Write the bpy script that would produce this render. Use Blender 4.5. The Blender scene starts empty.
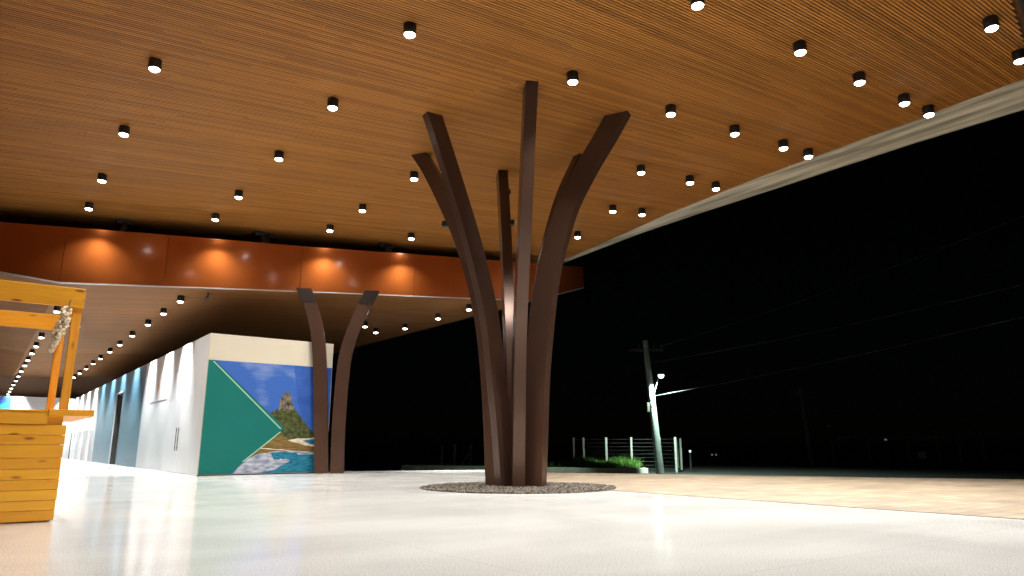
import bpy, bmesh, math, random
from mathutils import Vector, Matrix, noise
random.seed(7)
R = math.radians
C = bpy.context.scene.collection
SC = bpy.context.scene

# ------------------------------------------------------------------ camera
CAM_H = 0.65
PITCH = math.atan(158.5 / 700.0)
cam_d = bpy.data.cameras.new("camera")
cam_d.sensor_width = 36.0
cam_d.lens = 700.0 / 1024.0 * 36.0
cam_d.clip_start = 0.05
cam_d.clip_end = 2000.0
cam = bpy.data.objects.new("camera", cam_d)
cam.location = (0, 0, CAM_H)
cam.rotation_euler = (R(90) + PITCH, 0, 0)
C.objects.link(cam)
SC.camera = cam

# ------------------------------------------------------------------ night sky, added dim fill, exposure
w = bpy.data.worlds.new("World")
SC.world = w
w.use_nodes = True
nt = w.node_tree
bg = nt.nodes["Background"]
sky = nt.nodes.new("ShaderNodeTexSky")
sky.sky_type = 'NISHITA'
sky.sun_disc = False
sky.sun_elevation = R(18)
sky.sun_rotation = R(200)
nt.links.new(sky.outputs[0], bg.inputs[0])
bg.inputs[1].default_value = 0.00010
sun_d = bpy.data.lights.new("dim_night_fill", 'SUN')  # added weak fill lamp that lifts the dark structures beyond the plaza
sun_d.energy = 0.009
sun_d.angle = R(0.5)
sun = bpy.data.objects.new("dim_night_fill", sun_d)
sun.rotation_euler = (R(72), 0, R(-20))
C.objects.link(sun)
SC.view_settings.view_transform = 'Standard'
SC.view_settings.look = 'None'
SC.view_settings.exposure = 0.0
SC.view_settings.gamma = 1.0
SC.view_settings.use_curve_mapping = False
SC.render.engine = 'CYCLES'
cy = SC.cycles
cy.use_denoising = True
cy.use_light_tree = True
cy.max_bounces = 7
cy.diffuse_bounces = 4
cy.glossy_bounces = 3
cy.sample_clamp_indirect = 6.0
cy.caustics_reflective = False
cy.caustics_refractive = False

LAMP_UP = 655.0       # watts of an upper downlight
LAMP_LOW = 3200.0      # watts of a lower downlight

# ------------------------------------------------------------------ plan axes: a runs along the arcade wall, b across it
AZ = R(36.7)
D1 = (-math.sin(AZ), math.cos(AZ))
D2 = (math.cos(AZ), math.sin(AZ))
def W(a, b): return (a*D1[0] + b*D2[0], a*D1[1] + b*D2[1])

# ------------------------------------------------------------------ helpers
def tag(o, label=None, cat=None, group=None, kind=None):
    if label: o["label"] = label
    if cat: o["category"] = cat
    if group: o["group"] = group
    if kind: o["kind"] = kind
    return o

def thing(name, label, cat, loc=(0, 0, 0), rz=0.0, group=None):
    o = bpy.data.objects.new(name, None)
    o.empty_display_size = 0.2
    C.objects.link(o)
    o.location = loc
    o.rotation_euler = (0, 0, rz)
    return tag(o, label, cat, group)

class MB:
    def __init__(self): self.v = []; self.f = []; self.m = []; self.s = []
    def add(self, vs, fs, m=0, smooth=False):
        n = len(self.v)
        self.v += [tuple(p) for p in vs]
        for f in fs:
            self.f.append([i + n for i in f]); self.m.append(m); self.s.append(smooth)
    def box(self, x0, x1, y0, y1, z0, z1, m=0):
        self.add([(x0,y0,z0),(x1,y0,z0),(x1,y1,z0),(x0,y1,z0),(x0,y0,z1),(x1,y0,z1),(x1,y1,z1),(x0,y1,z1)],
                 [(0,3,2,1),(4,5,6,7),(0,1,5,4),(1,2,6,5),(2,3,7,6),(3,0,4,7)], m)
    def prism(self, poly, z0, z1, m=0):
        n = len(poly)
        ar = sum(poly[i][0]*poly[(i+1)%n][1] - poly[(i+1)%n][0]*poly[i][1] for i in range(n))
        if ar < 0: poly = poly[::-1]
        vs = [(p[0], p[1], z0) for p in poly] + [(p[0], p[1], z1) for p in poly]
        fs = [tuple(range(n))[::-1], tuple(range(n, 2*n))] + [(i, (i+1)%n, n+(i+1)%n, n+i) for i in range(n)]
        self.add(vs, fs, m)
    def bar(self, p, q, w_, h, m=0, up=(0, 0, 1)):
        p = Vector(p); q = Vector(q); d = (q - p).normalized()
        s = d.cross(Vector(up)).normalized(); u = s.cross(d).normalized()
        vs = []
        for c in (p, q):
            for i, j in ((-1,-1),(1,-1),(1,1),(-1,1)):
                vs.append(c + s*(i*w_/2) + u*(j*h/2))
        self.add(vs, [(0,3,2,1)[::-1],(4,5,6,7)[::-1],(0,4,5,1),(1,5,6,2),(2,6,7,3),(3,7,4,0)], m)
    def tube(self, pts, rad, n=10, m=0, caps=True):
        pts = [Vector(p) for p in pts]
        if not hasattr(rad, '__len__'): rad = [rad]*len(pts)
        rings = []
        ref = Vector((0, 0, 1))
        for i, p in enumerate(pts):
            d = (pts[min(i+1, len(pts)-1)] - pts[max(i-1, 0)]).normalized()
            r_ = ref if abs(d.dot(ref)) < 0.95 else Vector((1, 0, 0))
            s = d.cross(r_).normalized(); u = s.cross(d).normalized()
            rings.append([p + (s*math.cos(2*math.pi*k/n) + u*math.sin(2*math.pi*k/n))*rad[i] for k in range(n)])
        vs = [v for r_ in rings for v in r_]
        fs = []
        for i in range(len(pts)-1):
            for k in range(n):
                fs.append((i*n+k, i*n+(k+1)%n, (i+1)*n+(k+1)%n, (i+1)*n+k))
        self.add(vs, fs, m, True)
        if caps:
            self.add(rings[0], [tuple(range(n))[::-1]], m)
            self.add(rings[-1], [tuple(range(n))], m)
    def lathe(self, prof, c=(0, 0, 0), n=24, m=0, smooth=True):
        vs = [];
        for r_, z in prof:
            for k in range(n):
                t = 2*math.pi*k/n
                vs.append((c[0]+r_*math.cos(t), c[1]+r_*math.sin(t), c[2]+z))
        fs = []
        for i in range(len(prof)-1):
            for k in range(n):
                fs.append((i*n+k, i*n+(k+1)%n, (i+1)*n+(k+1)%n, (i+1)*n+k))
        self.add(vs, fs, m, smooth)
    def build(self, name, mats, parent=None, bevel=0.0, fix=True):
        me = bpy.data.meshes.new(name)
        me.from_pydata(self.v, [], self.f)
        if not isinstance(mats, (list, tuple)): mats = [mats]
        for x in mats: me.materials.append(x)
        me.polygons.foreach_set("material_index", self.m)
        me.polygons.foreach_set("use_smooth", self.s)
        if fix:
            bm = bmesh.new(); bm.from_mesh(me)
            bmesh.ops.recalc_face_normals(bm, faces=bm.faces)
            bm.to_mesh(me); bm.free()
        me.update()
        o = bpy.data.objects.new(name, me)
        C.objects.link(o)
        if parent: o.parent = parent
        if bevel:
            b = o.modifiers.new("bevel", 'BEVEL'); b.width = bevel; b.segments = 2; b.limit_method = 'ANGLE'
        return o

# ------------------------------------------------------------------ materials
def new_mat(name):
    m = bpy.data.materials.new(name); m.use_nodes = True
    return m, m.node_tree, m.node_tree.nodes["Principled BSDF"]

def N(t, typ, **kw):
    n = t.nodes.new(typ)
    for k, v in kw.items():
        if isinstance(k, str) and hasattr(n, k): setattr(n, k, v)
    return n

def varied(name, col, var=0.12, scale=3.0, rough=0.6, rvar=0.1, metal=0.0, bump=0.0, stretch=(1, 1, 1), coat=0.0, detail=6.0,
           fine=0.0, fine_scale=60.0, coat_rough=0.1, spec=0.5, island=0.0):
    m, t, p = new_mat(name)
    tc = N(t, "ShaderNodeTexCoord"); mp = N(t, "ShaderNodeMapping"); mp.inputs["Scale"].default_value = stretch
    t.links.new(tc.outputs["Object"], mp.inputs[0])
    nz = N(t, "ShaderNodeTexNoise"); nz.inputs["Scale"].default_value = scale; nz.inputs["Detail"].default_value = detail
    t.links.new(mp.outputs[0], nz.inputs["Vector"])
    fac = nz.outputs["Fac"]
    if fine:
        n2 = N(t, "ShaderNodeTexNoise"); n2.inputs["Scale"].default_value = fine_scale; n2.inputs["Detail"].default_value = 3
        t.links.new(mp.outputs[0], n2.inputs["Vector"])
        mx = N(t, "ShaderNodeMix"); mx.inputs[0].default_value = fine
        t.links.new(nz.outputs["Fac"], mx.inputs[2]); t.links.new(n2.outputs["Fac"], mx.inputs[3])
        fac = mx.outputs[0]
    if island:
        g = N(t, "ShaderNodeNewGeometry")
        mx2 = N(t, "ShaderNodeMix"); mx2.inputs[0].default_value = island
        t.links.new(fac, mx2.inputs[2]); t.links.new(g.outputs["Random Per Island"], mx2.inputs[3])
        fac = mx2.outputs[0]
    cr = N(t, "ShaderNodeValToRGB")
    cr.color_ramp.elements[0].position = 0.25; cr.color_ramp.elements[1].position = 0.75
    cr.color_ramp.elements[0].color = tuple(max(0, c*(1-var)) for c in col) + (1,)
    cr.color_ramp.elements[1].color = tuple(min(1, c*(1+var)) for c in col) + (1,)
    t.links.new(fac, cr.inputs[0]); t.links.new(cr.outputs[0], p.inputs["Base Color"])
    mr = N(t, "ShaderNodeMapRange")
    mr.inputs[3].default_value = max(0.02, rough - rvar); mr.inputs[4].default_value = min(1, rough + rvar)
    t.links.new(fac, mr.inputs[0]); t.links.new(mr.outputs[0], p.inputs["Roughness"])
    p.inputs["Metallic"].default_value = metal
    p.inputs["Specular IOR Level"].default_value = spec
    p.inputs["Coat Weight"].default_value = coat
    p.inputs["Coat Roughness"].default_value = coat_rough
    if bump:
        b = N(t, "ShaderNodeBump"); b.inputs["Strength"].default_value = bump; b.inputs["Distance"].default_value = 0.01
        t.links.new(fac, b.inputs["Height"]); t.links.new(b.outputs[0], p.inputs["Normal"])
    return m

def emit(name, col, strength):
    m, t, p = new_mat(name)
    p.inputs["Base Color"].default_value = (0.8, 0.8, 0.8, 1)
    p.inputs["Emission Color"].default_value = tuple(col) + (1,)
    p.inputs["Emission Strength"].default_value = strength
    return m

def ramp2(name, c0, c1, sc, st=(1, 1, 1), lo=.4, hi=.6, det=7):
    m, t, p = new_mat(name)
    tc = N(t, "ShaderNodeTexCoord"); mp = N(t, "ShaderNodeMapping"); mp.inputs["Scale"].default_value = st
    nz = N(t, "ShaderNodeTexNoise"); nz.inputs["Scale"].default_value = sc; nz.inputs["Detail"].default_value = det
    cr = N(t, "ShaderNodeValToRGB"); e = cr.color_ramp.elements
    e[0].position = lo; e[0].color = c0 + (1,); e[1].position = hi; e[1].color = c1 + (1,)
    t.links.new(tc.outputs["Object"], mp.inputs[0]); t.links.new(mp.outputs[0], nz.inputs["Vector"])
    t.links.new(nz.outputs["Fac"], cr.inputs[0]); t.links.new(cr.outputs[0], p.inputs["Base Color"])
    p.inputs["Roughness"].default_value = .6; p.inputs["Specular IOR Level"].default_value = .25
    return m
M = {}
def terrazzo():
    m, t, p = new_mat('polished_terrazzo')
    tc = N(t, "ShaderNodeTexCoord"); mp = N(t, "ShaderNodeMapping"); mp.inputs["Rotation"].default_value = (0, 0, -AZ)
    t.links.new(tc.outputs["Object"], mp.inputs[0])
    def noise_(scale, detail, stretch=(1, 1, 1), dist=0):
        m2 = N(t, "ShaderNodeMapping"); m2.inputs["Scale"].default_value = stretch; t.links.new(mp.outputs[0], m2.inputs[0])
        n = N(t, "ShaderNodeTexNoise"); n.inputs["Scale"].default_value = scale; n.inputs["Detail"].default_value = detail; n.inputs["Distortion"].default_value = dist
        t.links.new(m2.outputs[0], n.inputs["Vector"]); return n.outputs["Fac"]
    def rng(src, a, b, c, d):
        r_ = N(t, "ShaderNodeMapRange"); r_.inputs[1].default_value = a; r_.inputs[2].default_value = b; r_.inputs[3].default_value = c; r_.inputs[4].default_value = d
        t.links.new(src, r_.inputs[0]); return r_.outputs[0]
    def mul(x, y):
        q = N(t, "ShaderNodeMath", operation='MULTIPLY'); t.links.new(x, q.inputs[0]); t.links.new(y, q.inputs[1]); return q.outputs[0]
    stains = rng(noise_(.55, 9, (1, 1, 1), .6), .34, .66, .86, 1.04)
    drag = rng(noise_(.9, 7, (.35, 2.2, 1), .8), .3, .7, .95, 1.03)
    chips = rng(noise_(105, 2), .36, .64, .68, 1.18)
    br = N(t, "ShaderNodeTexBrick"); br.offset = 0.0
    br.inputs["Scale"].default_value = 1.0; br.inputs["Brick Width"].default_value = 2.4; br.inputs["Row Height"].default_value = 2.4
    br.inputs["Mortar Size"].default_value = .004; br.inputs["Mortar Smooth"].default_value = .3
    br.inputs["Color1"].default_value = (1, 1, 1, 1); br.inputs["Color2"].default_value = (.955, .955, .955, 1); br.inputs["Mortar"].default_value = (.80, .80, .80, 1)
    t.links.new(mp.outputs[0], br.inputs["Vector"])
    f = mul(mul(stains, drag), chips)
    vm = N(t, "ShaderNodeVectorMath", operation='SCALE'); vm.inputs[0].default_value = (.69, .685, .655); t.links.new(f, vm.inputs["Scale"])
    mu = N(t, "ShaderNodeMix", data_type='RGBA', blend_type='MULTIPLY'); mu.inputs[0].default_value = 1.0
    t.links.new(vm.outputs[0], mu.inputs[6]); t.links.new(br.outputs["Color"], mu.inputs[7])
    t.links.new(mu.outputs[2], p.inputs["Base Color"])
    t.links.new(rng(noise_(1.1, 8), .3, .7, .10, .15), p.inputs["Roughness"])
    p.inputs['Specular IOR Level'].default_value = .33
    return m
M['floor'] = terrazzo()
M['slab'] = varied('plaza_edge_concrete', (0.22, 0.2, 0.17), 0.2, 2.0, 0.85)
M['ground'] = varied('dark_asphalt', (0.045, 0.045, 0.042), 0.3, 0.4, 0.9)
M['gravel'] = varied('gravel_stones', (0.08, 0.066, 0.05), 0.7, 3.0, 0.85, island=0.85)
M['soil'] = varied('gravel_bed', (0.06, 0.05, 0.038), 0.5, 60, 0.95)
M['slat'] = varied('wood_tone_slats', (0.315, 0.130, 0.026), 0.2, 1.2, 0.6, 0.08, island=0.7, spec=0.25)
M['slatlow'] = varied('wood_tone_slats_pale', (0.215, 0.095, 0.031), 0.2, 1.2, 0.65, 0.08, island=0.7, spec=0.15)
M['backing'] = varied('ceiling_void', (0.11, 0.045, 0.013), 0.2, 2, 0.9)
M['steel'] = varied('brown_painted_steel', (0.080, 0.042, 0.028), 0.16, 1.6, 0.25, 0.06, metal=0.45, fine=0.4, fine_scale=45, bump=0.03)
M['black'] = varied('black_coated_metal', (0.012, 0.012, 0.012), 0.2, 8, 0.5)
M['darkmetal'] = varied('dark_bracket_metal', (0.03, 0.026, 0.024), 0.2, 8, 0.5)
M['fascia'] = varied('copper_orange_panel', (0.46, 0.125, 0.026), 0.06, 1.3, 0.34, 0.03, metal=1.0, coat=1.0, coat_rough=0.13, bump=0.015)
M['trim'] = varied('aluminium_trim', (0.6, 0.58, 0.55), 0.1, 5, 0.35, metal=0.8)
M['strip'] = ramp2('soffit_painted_sheen', (.24, .23, .18), (.66, .64, .55), 1.0, (5.5, .5, 1), .36, .64, 8)  # pale and dark streaks in the colour imitate highlights on metal
M['white'] = varied('white_hoarding_paint', (0.86, 0.86, 0.87), 0.03, 0.8, 0.2, 0.03)
def grooved(m, strength):
    t = m.node_tree; p = t.nodes["Principled BSDF"]
    tc = N(t, "ShaderNodeTexCoord"); mp = N(t, "ShaderNodeMapping"); mp.inputs["Scale"].default_value = (.6, .6, 70)
    nz = N(t, "ShaderNodeTexNoise"); nz.inputs["Scale"].default_value = 1.0; nz.inputs["Detail"].default_value = 2
    b = N(t, "ShaderNodeBump"); b.inputs["Strength"].default_value = strength; b.inputs["Distance"].default_value = 0.012
    t.links.new(tc.outputs["Object"], mp.inputs[0]); t.links.new(mp.outputs[0], nz.inputs["Vector"])
    t.links.new(nz.outputs["Fac"], b.inputs["Height"]); t.links.new(b.outputs[0], p.inputs["Normal"])
M['cream'] = varied('cream_board', (0.54, 0.49, 0.385), 0.04, 1.0, 0.55)
M['blue'] = varied('blue_grey_cladding', (0.065, 0.16, 0.225), 0.25, 2.0, 0.34, 0.05, stretch=(1, 0.3, 14))
grooved(M['blue'], .1); grooved(M['white'], .12)
M['blackdoor'] = varied('dark_doorway', (0.016, 0.015, 0.014), 0.2, 2, 0.5)
M['grey'] = varied('grey_reveal', (0.42, 0.44, 0.46), 0.1, 2, 0.5)
M['lensup'] = emit('lamp_lens', (1.0, 0.97, 0.92), 30)
M['bulb'] = emit('street_lamp_lens', (0.75, 1.0, 0.88), 4)
M['fardot'] = emit('far_lamp_lens', (0.8, 0.9, 1.0), 0.12)
M['concrete'] = varied('pole_concrete', (0.27, 0.30, 0.29), 0.25, 3, 0.85, bump=0.1, fine=0.4)
M['post'] = varied('fence_post_concrete', (0.36, 0.36, 0.34), 0.2, 4, 0.85)
M['wire'] = varied('fence_wire', (0.2, 0.2, 0.2), 0.1, 4, 0.5, metal=0.7)
M['cable'] = varied('overhead_cable', (0.06, 0.06, 0.06), 0.1, 4, 0.6)
M['kerb'] = varied('kerb_stone', (0.55, 0.55, 0.5), 0.25, 3, 0.9, bump=0.2)
M['lawn'] = varied('lawn_soil', (0.03, 0.05, 0.015), 0.4, 4, 0.95)
M['blade'] = varied('grass_blades', (0.07, 0.16, 0.02), 0.7, 2.5, 0.7, island=0.5)
M['shell'] = varied('pale_shells', (0.78, 0.66, 0.48), 0.3, 6, 0.5, island=0.8)
M['rope'] = varied('brown_cord', (0.2, 0.12, 0.06), 0.2, 20, 0.9)
M['endwall'] = varied('end_wall_paint', (0.7, 0.72, 0.73), 0.05, 0.5, 0.6)
M['tealboard'] = varied('teal_board', (0.02, 0.27, 0.24), 0.05, 1, 0.45)
M['dark_sleeve'] = varied('dark_matt_brown', (0.02, 0.013, 0.011), 0.2, 4, 0.9, spec=0.1)  # darker matt brown around the tops of the forked beams
M['shelter'] = varied('weathered_timber', (0.22, 0.2, 0.18), 0.3, 3, 0.9)
M['notice'] = varied('pale_notice_board', (0.7, 0.7, 0.68), 0.1, 3, 0.6)

def wood_mat(name, c0, c1, dark, along='X'):
    m, t, p = new_mat(name)
    tc = N(t, "ShaderNodeTexCoord"); g = N(t, "ShaderNodeNewGeometry")
    off = N(t, "ShaderNodeVectorMath", operation='SCALE'); off.inputs[0].default_value = (17.0, 9.0, 23.0)
    t.links.new(g.outputs["Random Per Island"], off.inputs["Scale"])
    ad = N(t, "ShaderNodeVectorMath", operation='ADD')
    t.links.new(tc.outputs["Object"], ad.inputs[0]); t.links.new(off.outputs[0], ad.inputs[1])
    mp = N(t, "ShaderNodeMapping"); mp.inputs["Scale"].default_value = (0.9, 9, 9) if along == 'X' else (9, 9, 0.9)
    t.links.new(ad.outputs[0], mp.inputs[0])
    n1 = N(t, "ShaderNodeTexNoise"); n1.inputs["Scale"].default_value = 2.2; n1.inputs["Detail"].default_value = 8; n1.inputs["Distortion"].default_value = 1.2
    t.links.new(mp.outputs[0], n1.inputs["Vector"])
    mx = N(t, "ShaderNodeMix"); mx.inputs[0].default_value = 0.42
    t.links.new(n1.outputs["Fac"], mx.inputs[2]); t.links.new(g.outputs["Random Per Island"], mx.inputs[3])
    cr = N(t, "ShaderNodeValToRGB"); e = cr.color_ramp.elements
    e[0].position = 0.2; e[0].color = c0 + (1,); e[1].position = 0.75; e[1].color = c1 + (1,)
    t.links.new(mx.outputs[0], cr.inputs[0])
    # knots
    mk = N(t, "ShaderNodeMapping"); mk.inputs["Scale"].default_value = (2.2, 7, 7) if along == 'X' else (7, 7, 2.2)
    t.links.new(ad.outputs[0], mk.inputs[0])
    vo = N(t, "ShaderNodeTexVoronoi"); vo.inputs["Scale"].default_value = 1.3
    t.links.new(mk.outputs[0], vo.inputs["Vector"])
    kr = N(t, "ShaderNodeValToRGB"); k = kr.color_ramp.elements
    k[0].position = 0.06; k[0].color = (1, 1, 1, 1); k[1].position = 0.16; k[1].color = (0, 0, 0, 1)
    t.links.new(vo.outputs["Distance"], kr.inputs[0])
    mc = N(t, "ShaderNodeMix", data_type='RGBA')
    t.links.new(kr.outputs[0], mc.inputs[0]); t.links.new(cr.outputs[0], mc.inputs[6]); mc.inputs[7].default_value = dark + (1,)
    t.links.new(mc.outputs[2], p.inputs["Base Color"])
    p.inputs["Roughness"].default_value = 0.42
    b = N(t, "ShaderNodeBump"); b.inputs["Strength"].default_value = 0.15; b.inputs["Distance"].default_value = 0.004
    t.links.new(n1.outputs["Fac"], b.inputs["Height"]); t.links.new(b.outputs[0], p.inputs["Normal"])
    return m
M['pine'] = wood_mat('varnished_pine', (0.70, 0.28, 0.015), (0.92, 0.46, 0.028), (0.3, 0.08, 0.01))
M['pinev'] = wood_mat('varnished_pine_upright', (0.62, 0.225, 0.016), (0.9, 0.42, 0.035), (0.3, 0.08, 0.01), 'Z')

def paving_mat():
    m, t, p = new_mat('sandstone_setts')
    tc = N(t, "ShaderNodeTexCoord")
    br = N(t, "ShaderNodeTexBrick"); br.inputs["Scale"].default_value = 1.0
    br.inputs["Brick Width"].default_value = 0.4; br.inputs["Row Height"].default_value = 0.2; br.inputs["Mortar Size"].default_value = 0.008
    br.inputs["Color1"].default_value = (0.17, 0.128, 0.082, 1); br.inputs["Color2"].default_value = (0.235, 0.185, 0.124, 1)
    br.inputs["Mortar"].default_value = (0.11, 0.08, 0.05, 1)
    t.links.new(tc.outputs["Object"], br.inputs["Vector"])
    nz = N(t, "ShaderNodeTexNoise"); nz.inputs["Scale"].default_value = 1.1; nz.inputs["Detail"].default_value = 8
    t.links.new(tc.outputs["Object"], nz.inputs["Vector"])
    mr = N(t, "ShaderNodeMapRange"); mr.inputs[1].default_value = 0.3; mr.inputs[2].default_value = 0.7; mr.inputs[3].default_value = 0.75; mr.inputs[4].default_value = 1.2
    t.links.new(nz.outputs["Fac"], mr.inputs[0])
    mu = N(t, "ShaderNodeMix", data_type='RGBA', blend_type='MULTIPLY'); mu.inputs[0].default_value = 1.0
    t.links.new(br.outputs["Color"], mu.inputs[6]); t.links.new(mr.outputs[0], mu.inputs[7])
    t.links.new(mu.outputs[2], p.inputs["Base Color"]); p.inputs["Roughness"].default_value = 0.7
    b = N(t, "ShaderNodeBump"); b.inputs["Strength"].default_value = 0.3; b.inputs["Distance"].default_value = 0.006
    t.links.new(br.outputs["Fac"], b.inputs["Height"]); b.invert = True
    t.links.new(b.outputs[0], p.inputs["Normal"])
    return m
M['paving'] = paving_mat()

# ------------------------------------------------------------------ ground, plaza, paving
g = MB(); g.add([(-500,-300,-.6),(500,-300,-.6),(500,900,-.6),(-500,900,-.6)], [(0,1,2,3)])
tag(g.build('ground', M['ground']), kind='structure')

plaza_ab = [(-18,-22),(76,-22),(76,7.14),(18.4,7.14),(17.1,11.8),(14.35,11.78),(12.07,13.16),(9.77,14.27),(5.56,17.04),(-8,26),(-18,26)]
g = MB(); g.prism([W(a, b) for a, b in plaza_ab], -.62, -.004)
tag(g.build('plaza_base', M['slab']), kind='structure')
g = MB(); pl = [W(a, b) for a, b in plaza_ab]
g.add([(x, y, 0.0) for x, y in pl], [tuple(range(len(pl)))])
o = tag(g.build('floor', M['floor'], fix=False), kind='structure')
if o.data.polygons[0].normal.z < 0: o.data.flip_normals()
pav_ab = [(-18,7.75),(9.2,7.75),(11.2,8.4),(15.7,11.75),(14.35,11.74),(12.05,13.12),(9.75,14.23),(5.55,17.0),(-8,25.95),(-18,25.95)]
g = MB(); org = W(0, 7.75)
g.add([(b-7.75, a, 0) for a, b in pav_ab], [tuple(range(len(pav_ab)))])
o = g.build('pavement', M['paving'], fix=False)
o.location = (org[0], org[1], 0.004); o.rotation_euler = (0, 0, AZ)
if o.data.polygons[0].normal.z < 0: o.data.flip_normals()
tag(o, kind='structure')
# thin joint between the two floors
g = MB(); p0 = W(-18, 7.735); p1 = W(9.1, 7.735)
g.bar((p0[0], p0[1], 0.004), (p1[0], p1[1], 0.004), 0.012, 0.008)
tag(g.build('floor_joint', M['slab']), kind='structure')

# ------------------------------------------------------------------ upper canopy: fanned wood slats
ZC = 6.25
def m_up(s): return -.07 - .0235*(s - 4.51)
def edge_out(a):       # outer edge of the roof, as b of a
    pts = [(-20, 12.9), (2.9, 13.5), (5.4, 13.40), (7.6, 13.43), (10.3, 13.44), (12.35, 13.5), (14.9, 13.76), (22, 14.6)]
    for (a0, b0), (a1, b1) in zip(pts, pts[1:]):
        if a0 <= a <= a1: return b0 + (b1-b0)*(a-a0)/(a1-a0)
    return 13
def edge_in(a):
    pts = [(-20, 12.3), (3.0, 12.35), (5.0, 12.5), (8, 12.62), (11, 12.95), (14, 13.5), (22, 14.5)]
    for (a0, b0), (a1, b1) in zip(pts, pts[1:]):
        if a0 <= a <= a1: return b0 + (b1-b0)*(a-a0)/(a1-a0)
    return 13
upper = thing('entrance_canopy', 'wide slatted brown roof canopy sheltering the plaza and the tall branching column', 'canopy', (*W(9, 6), 0), AZ)
def UL(a, b, z): return (b-6, a-9, z)
g = MB()
s = 0.5
B_LEFT = -13.0
while s < 18.2:
    m = m_up(s)
    # right end on the soffit strip, or on the near edge line
    be = 12.6
    for _ in range(6): be = edge_in(s + m*(be - 12.13))
    # near edge line a = .5 + .207 b
    bn = (s - 12.13*m - .5)/(.207 - m)
    be = min(be, bn)
    if be > B_LEFT + .5:
        a0 = s + m*(B_LEFT - 12.13); a1 = s + m*(be - 12.13)
        nseg = 1
        x = B_LEFT - random.random()*3
        while x < be:
            x1 = x + random.uniform(2.6, 3.4)
            xa, xb = max(x, B_LEFT), min(x1 - .006, be)
            if xb > xa + .05:
                dz = random.uniform(-.0015, .0015)
                g.bar(UL(s + m*(xa - 12.13), xa, ZC + .02 + dz), UL(s + m*(xb - 12.13), xb, ZC + .02 + dz), 0.033, 0.03)
            x = x1
    s += 0.042
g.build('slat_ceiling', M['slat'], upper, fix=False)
out_line = [(a, edge_out(a)) for a in (2.75+.5, 5.4, 7.6, 10.3, 12.35, 14.9, 17.6)]
in_line = [(a, edge_in(a) - .01) for a in (17.6, 14.9, 12.35, 11, 10.3, 8, 7.6, 5.4, 5.0, 3.2)]
back_poly = [(.5-.207*13, -13), (3.2, 13.5)] + out_line[1:] + [(24.0, -13)]
g = MB(); g.prism([(b-6, a-9) for a, b in back_poly], ZC + .06, ZC + .34)
g.build('roof_deck', M['backing'], upper)
g = MB(); poly = [(2.95, 12.34)] + [(3.2, 13.5)] + out_line[1:] + in_line[:-1]
g.prism([(b-6, a-9) for a, b in poly], ZC - .004, ZC + .05)
g.build('edge_soffit', M['strip'], upper)
g = MB()
ol = [(3.2, 13.5)] + out_line[1:]
for (a0, b0), (a1, b1) in zip(ol, ol[1:]):
    g.bar(UL(a0, b0 + .018, ZC + .16), UL(a1, b1 + .018, ZC + .16), .03, .36)
g.build('edge_trim', M['trim'], upper)
g = MB()
g.bar(UL(.5-.207*13, -13, ZC + .15), UL(3.17, 13.46, ZC + .15), .04, .4)
g.build('end_trim', M['black'], upper)

# ------------------------------------------------------------------ lower canopy: curved fascia, slat ceiling, brackets
def af(b): return 19.72 - .358*b + .0035*b*b        # plan curve of the fascia
def zl(b):                                         # underside, rising gently to the right and lifted at the left end
    return 4.45 + .032*(b - 1.08) if b > 1.08 else 4.45 + .148*min(2.0, 1.08 - b)
lower = thing('arcade_canopy', 'lower slatted arcade roof edged with a glossy copper orange fascia', 'canopy', (*W(20, 4), 0), AZ)
def LL(a, b, z): return (b-4, a-20, z)
def interp(x, pts):
    for (x0, y0), (x1, y1) in zip(pts, pts[1:]):
        if x0 <= x <= x1: return y0 + (y1-y0)*(x-x0)/(x1-x0)
    return pts[-1][1]
TOP = [(-14, 5.81), (0, 5.81), (6.5, 5.83), (9, 5.89), (13.3, 5.98), (14.2, 6.02)]
BOT = [(12.55, 4.85), (13.25, 5.08), (14.2, 5.39)]
def bot(b): return zl(b) if b < 10.4 else interp(b, [(10.4, zl(10.4))] + BOT)
seams = [-11.5, -8.4, -5.3, -2.1, 1.05, 3.16, 6.22, 9.1, 11.7, 14.17]
for s0, s1 in zip(seams, seams[1:]):
    g = MB()
    nn = max(4, int((s1-s0)/.3))
    ss = sorted(set([s0 + .004 + (s1-s0-.008)*k/nn for k in range(nn+1)] + [x for x in (12.55, 13.25) if s0 < x < s1]))
    vs = []; fs = []
    for b_ in ss:
        a_ = af(b_)
        vs += [LL(a_, b_, bot(b_)), LL(a_, b_, interp(b_, TOP)), LL(a_ + .09, b_, interp(b_, TOP)), LL(a_ + .09, b_, bot(b_))]
    for k in range(len(ss)-1):
        for i in range(4): fs.append((k*4+i, k*4+(i+1) % 4, (k+1)*4+(i+1) % 4, (k+1)*4+i))
    fs += [(0, 1, 2, 3), tuple(len(vs)-4+i for i in range(4))[::-1]]
    g.add(vs, fs)
    o = g.build('fascia_panel', M['fascia'], lower)
    for p in o.data.polygons: p.use_smooth = True
    bm = bmesh.new(); bm.from_mesh(o.data)
    for e in bm.edges:
        if len(e.link_faces) == 2 and e.calc_face_angle(0) > R(30): e.smooth = False
    bm.to_mesh(o.data); bm.free()
g = MB()
bb = [-11.5, -6, -1, 1.08, 3, 5, 7, 9, 11, 12.55, 13.25, 14.17]
for b0, b1 in zip(bb, bb[1:]):
    g.bar(LL(af(b0) + .02, b0, bot(b0) - .016), LL(af(b1) + .02, b1, bot(b1) - .016), .06, .024)
g.build('bottom_trim', M['trim'], lower)
bb = [-11, -1, 1.08, 4, 7, 10, 12.5]
g = MB()
off = .13
while off < 29:
    for b0, b1 in zip(bb, bb[1:]):
        g.bar(LL(af(b0) + off, b0, zl(b0) + .02), LL(af(b1) + off, b1, zl(b1) + .02), .042, .04)
    off += .06 if off < 16 else .08
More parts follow.
